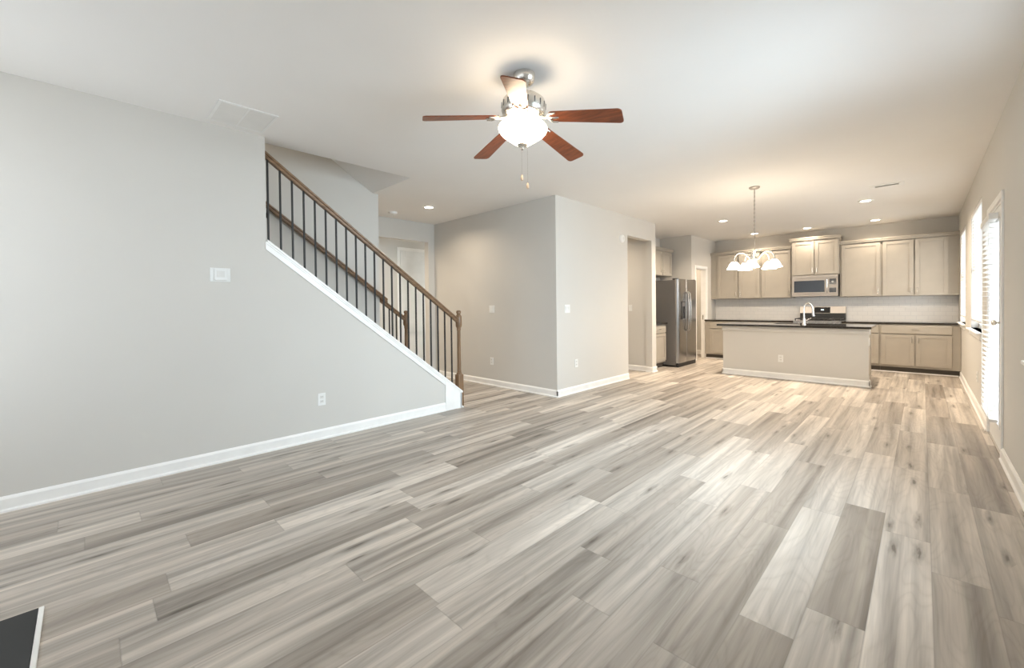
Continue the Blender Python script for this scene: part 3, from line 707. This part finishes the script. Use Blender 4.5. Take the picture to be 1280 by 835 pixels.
LY = 9.965
CT0, CT1 = .855, .886
def base(name, label, x0, x1, doors, drawers, pulls):
    t = thing(name, label, 'cabinet', ((x0 + x1) / 2, LY, 0), 'greige kitchen base cabinets')
    MB().box(x0 + .0005, x1 - .0005, LY, YK - .001, .10, CT0 - .001, .001).build('body', M['cabin'], t)
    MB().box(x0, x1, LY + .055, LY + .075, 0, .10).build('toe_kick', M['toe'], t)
    for (a, b) in drawers:
        d = drawer('-y', LY, a, b, .690, .835, t); pull('-y', LY, (a + b) / 2, .765, False, d)
    for (a, b), p in zip(doors, pulls):
        d = shaker('door', '-y', LY, a, b, .135, .672, t); pull('-y', LY, a + .030 if p < 0 else b - .030, .585, True, d)
    return t
base('base_cabinet', 'greige base cabinet at the left end beside the pantry casing', XPAN + .004, -2.705, [(-3.45, -3.085), (-3.07, -2.72)], [(-3.45, -2.72)], [1, -1])
base('base_cabinet', 'greige base cabinet left of the range, behind the island', -2.702, -1.850, [(-2.685, -2.285), (-2.27, -1.87)], [(-2.685, -1.87)], [1, -1])
base('base_cabinet', 'narrow greige base cabinet right of the range', -1.084, -.542, [(-1.065, -.562)], [(-1.065, -.562)], [-1])
base('base_cabinet', 'wide greige base cabinet with long drawer beside the right wall', -.540, XR - .002, [(-.520, -.098), (-.078, .352)], [(-.520, .352)], [1, -1])
m = MB(); m.box(XPAN + .004, -1.850, LY + .040, LY + .055, 0, .018, .004).box(-1.084, XR - .026, LY + .040, LY + .055, 0, .018, .004)
struct(m.build('trim_4', M['trim']))
tag(MB().box(XPAN + .001, -1.850, LY - .028, YK - .013, CT0, CT1, .004).build('countertop', M['granite']), 'dark granite countertop along the back wall left of the range', 'countertop', 'dark granite countertops')
tag(MB().box(-1.084, XR - .001, LY - .028, YK - .013, CT0, CT1, .004).build('countertop', M['granite']), 'dark granite countertop along the back wall right of the range', 'countertop', 'dark granite countertops')
tag(MB().slab('y', YK - .012, YK - .0005, XPAN + .001, XR - .001, CT1 - .04, 1.80, [(XPAN - 1, -1.946, Z0U - .001, 2), (-1.158, XR + 1, Z0U - .001, 2)]).build('backsplash', M['tile']), 'white subway tile backsplash between countertop and wall cabinets', 'backsplash')

# microwave
mx0, mx1, mz0, mz1, my = -1.930, -1.176, 1.372, 1.800, 10.285
t = thing('microwave', 'stainless over-range microwave below the raised wall cabinet', 'microwave', ((mx0 + mx1) / 2, my, mz0))
MB().box(mx0, mx1, my + .02, YK - .014, mz0, mz1 - .001, .003).build('body', M['grey'], t)
xd = mx0 + .575
m = MB(); F = FRONT['-y'](my + .02)
for a in ((mx0, xd, mz0 + .045, mz0 + .085), (mx0, xd, mz1 - .11, mz1 - .065), (mx0, mx0 + .035, mz0 + .085, mz1 - .11), (xd - .03, xd, mz0 + .085, mz1 - .11)): m.box(*F(*a, 0, .030), .003)
dr = m.build('door', M['satin2'], t)
MB().box(*F(mx0 + .034, xd - .029, mz0 + .084, mz1 - .109, .004, .024)).build('window', M['black'], dr)
MB().tube([(xd + .012, my - .012, mz0 + .07), (xd + .012, my - .040, mz0 + .085), (xd + .012, my - .040, mz1 - .10), (xd + .012, my - .012, mz1 - .085)], .011, 10).build('handle', M['chrome'], dr, 50)
MB().box(*F(mx0, mx1, mz1 - .062, mz1 - .002, 0, .028), .003).box(*F(mx0, mx1, mz0 + .002, mz0 + .043, 0, .028), .003).box(*F(xd + .002, mx1, mz0 + .045, mz1 - .065, 0, .026), .003).build('front_trim', M['satin2'], t)
cp = MB().box(*F(xd + .045, mx1 - .025, mz0 + .235, mz1 - .085, .026, .0285), .001).box(*F(xd + .045, mx1 - .025, mz0 + .075, mz0 + .165, .026, .0285), .001).build('control_panel', M['black'], t)
MB().lathe([(0, -.0), (.020, 0), (.019, -.014), (0, -.016)], ((xd + mx1 + .02) / 2, my + .02 - .0285, mz0 + .285), 24, 'y').build('dial', M['steel'], cp, 40)

# range
rx0, rx1 = -1.846, -1.088
t = thing('range', 'stainless gas range with black grates between the back countertops', 'range', ((rx0 + rx1) / 2, LY, 0))
MB().box(rx0, rx1, LY - .01, YK - .014, .09, CT1 - .006, .003).build('body', M['grey'], t)
MB().box(rx0, rx1, LY - .045, YK - .014, CT1 - .006, CT1 + .006, .004).build('cooktop', M['steel'], t)
bg = MB().prism([(10.587, 1.03), (10.672, 1.03), (10.672, 1.168), (10.625, 1.168)], 'x', rx0, rx1).build('backguard', M['satin'], t)
MB().box(rx0, rx1, 10.585, 10.672, CT1 + .006, 1.03, .002).build('rear_panel', M['blackm'], t)
MB().prism([(10.5865, 1.035), (10.590, 1.032), (10.6215, 1.148), (10.618, 1.150)], 'x', -1.600, -1.335).build('display', M['black'], bg)
MB().prism([(10.5985, 1.085), (10.602, 1.084), (10.608, 1.108), (10.6045, 1.109)], 'x', -1.49, -1.44).build('clock', M['clock'], bg)
for gx in (rx0 + .19, rx1 - .19):
    m = MB(); zt = CT1 + .048; hw, y0g, y1g = .165, LY + .02, LY + .56
    for y in (y0g, (y0g + y1g) / 2, y1g): m.box(gx - hw, gx + hw, y - .008, y + .008, zt - .014, zt, .003)
    for x in (gx - hw, gx, gx + hw): m.box(x - .008, x + .008, y0g - .008, y1g + .008, zt - .014, zt, .003)
    for x in (gx - hw, gx + hw):
        for y in (y0g, y1g): m.box(x - .008, x + .008, y - .008, y + .008, CT1 + .005, zt)
    g = m.build('grate', M['blackm'], t)
    m = MB()
    for y in (LY + .155, LY + .425): m.lathe([(0, .024), (.036, .024), (.040, .018), (.046, .012), (.046, 0), (0, 0)], (gx, y, CT1 + .006), 24)
    m.build('burner_caps', M['blackm'], g, 40)
for k in range(5):
    x = rx0 + .10 + (rx1 - rx0 - .20) * k / 4
    MB().lathe([(0, 0), (.021, 0), (.019, -.026), (.006, -.030), (0, -.030)], (x, LY - .044, .835), 20, 'y').build('knob', M['steel'], t, 40)
MB().box(rx0, rx1, LY - .044, LY - .01, .79, CT1 - .006, .003).build('control_panel', M['steel'], t)
od = MB().box(rx0 + .004, rx1 - .004, LY - .050, LY - .01, .27, .78, .004).build('oven_door', M['steel'], t)
MB().box(rx0 + .12, rx1 - .12, LY - .0525, LY - .049, .36, .64, .001).build('window', M['black'], od)
MB().tube([(rx0 + .06, LY - .05, .725), (rx0 + .06, LY - .095, .725), (rx1 - .06, LY - .095, .725), (rx1 - .06, LY - .05, .725)], .011, 10).build('handle', M['steel'], od)
MB().box(rx0 + .004, rx1 - .004, LY - .045, LY - .01, .10, .262, .004).build('drawer', M['steel'], t)
MB().box(rx0 + .01, rx1 - .01, LY + .05, LY + .07, 0, .09).build('toe_kick', M['blackm'], t)

# ------------------------------------------------------------------ island
ix0, ix1, iy0, iy1 = -2.545, -.556, 7.985, 8.74
t = thing('kitchen_island', 'long greige island with white base trim under dark granite top', 'island', ((ix0 + ix1) / 2, iy0, 0))
MB().box(ix0, ix1, iy0, iy0 + .12, 0, CT0 - .001).build('panel_wall', M['wall'], t)
MB().box(ix0 - .012, ix1 + .012, iy0 - .022, iy0 + .12, .770, CT0 - .001, .003).build('apron', M['wall'], t)
m = MB()
for (x0, y0, x1, y1, nx, ny) in ((ix0 - BBT, iy0, ix1 + BBT, iy0, 0, -1), (ix1, iy0 - BBT, ix1, iy0 + .12, 1, 0), (ix0, iy0 - BBT, ix0, iy0 + .12, -1, 0)):
    m.sweep(BBP, lambda i, u, v, a=(x0, y0), b=(x1, y1), n=(nx, ny): ((b if i else a)[0] + n[0] * u, (b if i else a)[1] + n[1] * u, v), 2)
m.build('base_trim', M['trim'], t)
MB().box(ix0 + .02, ix1 - .02, iy0 + .121, iy1 - .05, .10, CT0 - .20, .001).build('cabinet_body', M['cabin'], t)
for q in ((ix0 + .02, ix0 + .06, iy0 + .121, iy1 - .05), (ix1 - .06, ix1 - .02, iy0 + .121, iy1 - .05), (ix0 + .06, ix1 - .06, iy1 - .07, iy1 - .05)): MB().box(*q, CT0 - .20, CT0 - .001).build('side_panel', M['cabin'], t)
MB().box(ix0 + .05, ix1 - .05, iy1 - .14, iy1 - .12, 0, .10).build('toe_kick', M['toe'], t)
def yshaker(a, b):
    m = MB(); yb = iy1 - .05
    m.box(a, b, yb, yb + .010, .135, .80)
    for q in ((a, a + .055, .135, .80), (b - .055, b, .135, .80), (a + .055, b - .055, .135, .19), (a + .055, b - .055, .745, .80)): m.box(q[0], q[1], yb, yb + .020, q[2], q[3], .002)
    return m.build('door', M['cab'], t)
for k in range(4): yshaker(ix0 + .04 + k * .48, ix0 + .04 + k * .48 + .465)
SX0, SX1, SY0, SY1 = -1.85, -1.10, 8.35, 8.645
tag(MB().slab('z', CT0, CT1, -2.625, -.520, 7.895, 8.80, [(SX0, SX1, SY0, SY1)]).build('countertop', M['granite']), 'dark granite countertop on the kitchen island', 'countertop', 'dark granite countertops')
s = thing('sink', 'stainless sink set into the island countertop behind the faucet', 'sink', ((SX0 + SX1) / 2, (SY0 + SY1) / 2, .68))
m = MB(); m.box(SX0 - .01, SX1 + .01, SY0 - .01, SY1 + .01, .675, .68)
for a in ((SX0 - .012, SX0, SY0 - .012, SY1 + .012), (SX1, SX1 + .012, SY0 - .012, SY1 + .012), (SX0, SX1, SY0 - .012, SY0), (SX0, SX1, SY1, SY1 + .012)): m.box(*a, .68, CT0 - .001)
m.build('basin', M['steel'], s)
MB().cyl(((SX0 + SX1) / 2, (SY0 + SY1) / 2, .68), .042, 0, .004, 24).build('drain', M['chrome'], s)
fx, fy = -1.392, 8.29
t = thing('faucet', 'tall arched chrome faucet standing on the island countertop', 'faucet', (fx, fy, CT1))
MB().lathe([(0, 0), (.028, 0), (.028, .006), (.022, .012), (.018, .05), (.018, .10), (0, .10)], (fx, fy, CT1), 24).build('base', M['chrome'], t, 40)
pts = [(fx, fy, CT1 + .09)] + [(fx, fy, CT1 + .16 + .02 * k) for k in range(4)]
for k in range(1, 13):
    a = math.pi * k / 12; pts.append((fx + .055 - .055 * math.cos(a), fy + .03 * (1 - math.cos(a)), CT1 + .24 + .11 * math.sin(a)))
pts.append((fx + .112, fy + .062, CT1 + .21))
MB().tube(pts, .0125, 12).build('spout', M['chrome'], t, 50)
MB().tube([(fx + .112, fy + .062, CT1 + .215), (fx + .118, fy + .064, CT1 + .14)], [.015, .018], 12).build('spray_head', M['chrome'], t, 50)
MB().tube([(fx + .016, fy, CT1 + .07), (fx + .045, fy, CT1 + .075), (fx + .10, fy, CT1 + .11)], [.012, .009, .006], 10).build('lever', M['chrome'], t, 50)
outlet('white outlet low on the front of the island', (-1.66, iy0, .335), '-y')
outlet_end = outlet('white outlet high on the right end of the island', (ix1, iy0 + .06, .665), '+x')

# ------------------------------------------------------------------ fridge alcove
fx0, fx1, fy0, fy1, fzt = XAL + .03, -3.40, 8.125, 9.03, 1.745
t = thing('refrigerator', 'stainless side-by-side refrigerator with water dispenser and dark grey side', 'refrigerator', (-3.85, fy0, 0))
MB().box(fx0, fx1 - .075, fy0, fy1, .03, fzt - .02, .006).build('body', M['grey'], t)
ym = fy0 + .395
def fdoor(a, b, nm):
    m = MB()
    prof = [(a + .003, -.070), (a + .003, -.018), (a + .010, -.008), (a + .03, -.003)] + [(a + (b - a) * q, .006 * math.sin(math.pi * q) - .0005) for q in (.2, .35, .5, .65, .8)] + [(b - .03, -.003), (b - .010, -.008), (b - .003, -.018), (b - .003, -.070)]
    m.prism([(fx1 + w, u) for u, w in prof], 'z', .085, fzt - .004)
    return m.build(nm, M['steelv'], t, 35)
dl = fdoor(fy0, ym, 'freezer_door'); drr = fdoor(ym, fy1, 'door')
for d, y in ((dl, ym - .045), (drr, ym + .045)):
    MB().tube([(fx1, y, .70), (fx1 + .045, y, .74), (fx1 + .058, y, .90), (fx1 + .062, y, 1.10), (fx1 + .058, y, 1.30), (fx1 + .045, y, 1.46), (fx1, y, 1.50)], [.010, .012, .013, .013, .013, .012, .010], 10).build('handle', M['steel'], d, 50)
dy0_, dy1_ = fy0 + .11, fy0 + .30
ds = MB().box(fx1 - .004, fx1 + .010, dy0_, dy1_, .945, 1.30, .004).build('dispenser', M['black'], dl)
MB().box(fx1 + .009, fx1 + .0125, dy0_ + .02, dy1_ - .02, 1.20, 1.285, .001).build('control_panel', M['slot'], ds)
MB().box(fx1 + .004, fx1 + .022, dy0_ + .03, dy1_ - .03, .950, .962, .002).build('drip_tray', M['slot'], ds)
MB().box(fx1 - .06, fx1 - .02, fy0 + .01, fy1 - .01, .0, .08, .004).build('base_grille', M['blackm'], t)
m = MB()
for y in (fy0 + .04, fy1 - .04): m.box(fx1 - .13, fx1 - .02, y - .03, y + .03, fzt - .02, fzt + .012, .006)
m.build('hinge_covers', M['blackm'], t)
# base cabinet beside the fridge
cxf = -3.665
t = thing('base_cabinet', 'narrow one-door greige base cabinet between corner wall and refrigerator', 'cabinet', (-3.95, 7.45, 0), 'greige kitchen base cabinets')
MB().box(XAL + .001, cxf, 7.436, 8.105, .10, CT0 - .001, .001).build('body', M['cabin'], t)
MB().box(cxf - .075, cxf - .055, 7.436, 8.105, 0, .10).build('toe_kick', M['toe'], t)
d = MB().box(*FRONT['+x'](cxf)(7.455, 8.09, .690, .835, .001, .020), .004).build('drawer', M['cab'], t); pull('+x', cxf, 7.77, .765, False, d)
d = shaker('door', '+x', cxf, 7.455, 8.09, .135, .672, t); pull('+x', cxf, 7.49, .585, True, d)
tag(MB().box(XAL + .001, cxf + .045, 7.436, 8.112, CT0, CT1, .004).build('countertop', M['granite']), 'short dark granite countertop beside the refrigerator', 'countertop', 'dark granite countertops')
t = thing('wall_cabinet', 'greige two-door wall cabinet above the refrigerator', 'cabinet', (-4.1, 8.14, 1.85), 'greige kitchen wall cabinets')
cxu = -3.955
MB().box(XAL + .001, cxu, 8.14, 9.06, 1.85, 2.375, .001).build('body', M['cabin'], t)
m = MB(); crown(m, '+x', cxu, 8.14, 9.085, 2.375, .065); m.box(XAL + .001, cxu, 8.141, 9.06, 2.375, 2.435); m.build('crown_molding', M['cab'], t)
for a, b, p in ((8.155, 8.59, 8.56), (8.605, 9.045, 8.635)):
    d = shaker('door', '+x', cxu, a, b, 1.862, 2.363, t); pull('+x', cxu, p, 1.93, True, d, .08)

# ------------------------------------------------------------------ hearth in the bottom left corner
t = thing('fireplace_hearth', 'flat black slate hearth with a white edge strip on the plank floor', 'hearth', (-2.2, -.5, 0))
MB().box(-2.632, -.9, YB + .001, -.159, 0, .012, .002).build('slab', M['slate'], t)
MB().box(-2.632, -.9, -.158, -.142, 0, .013, .003).build('edge_strip', M['trim'], t)
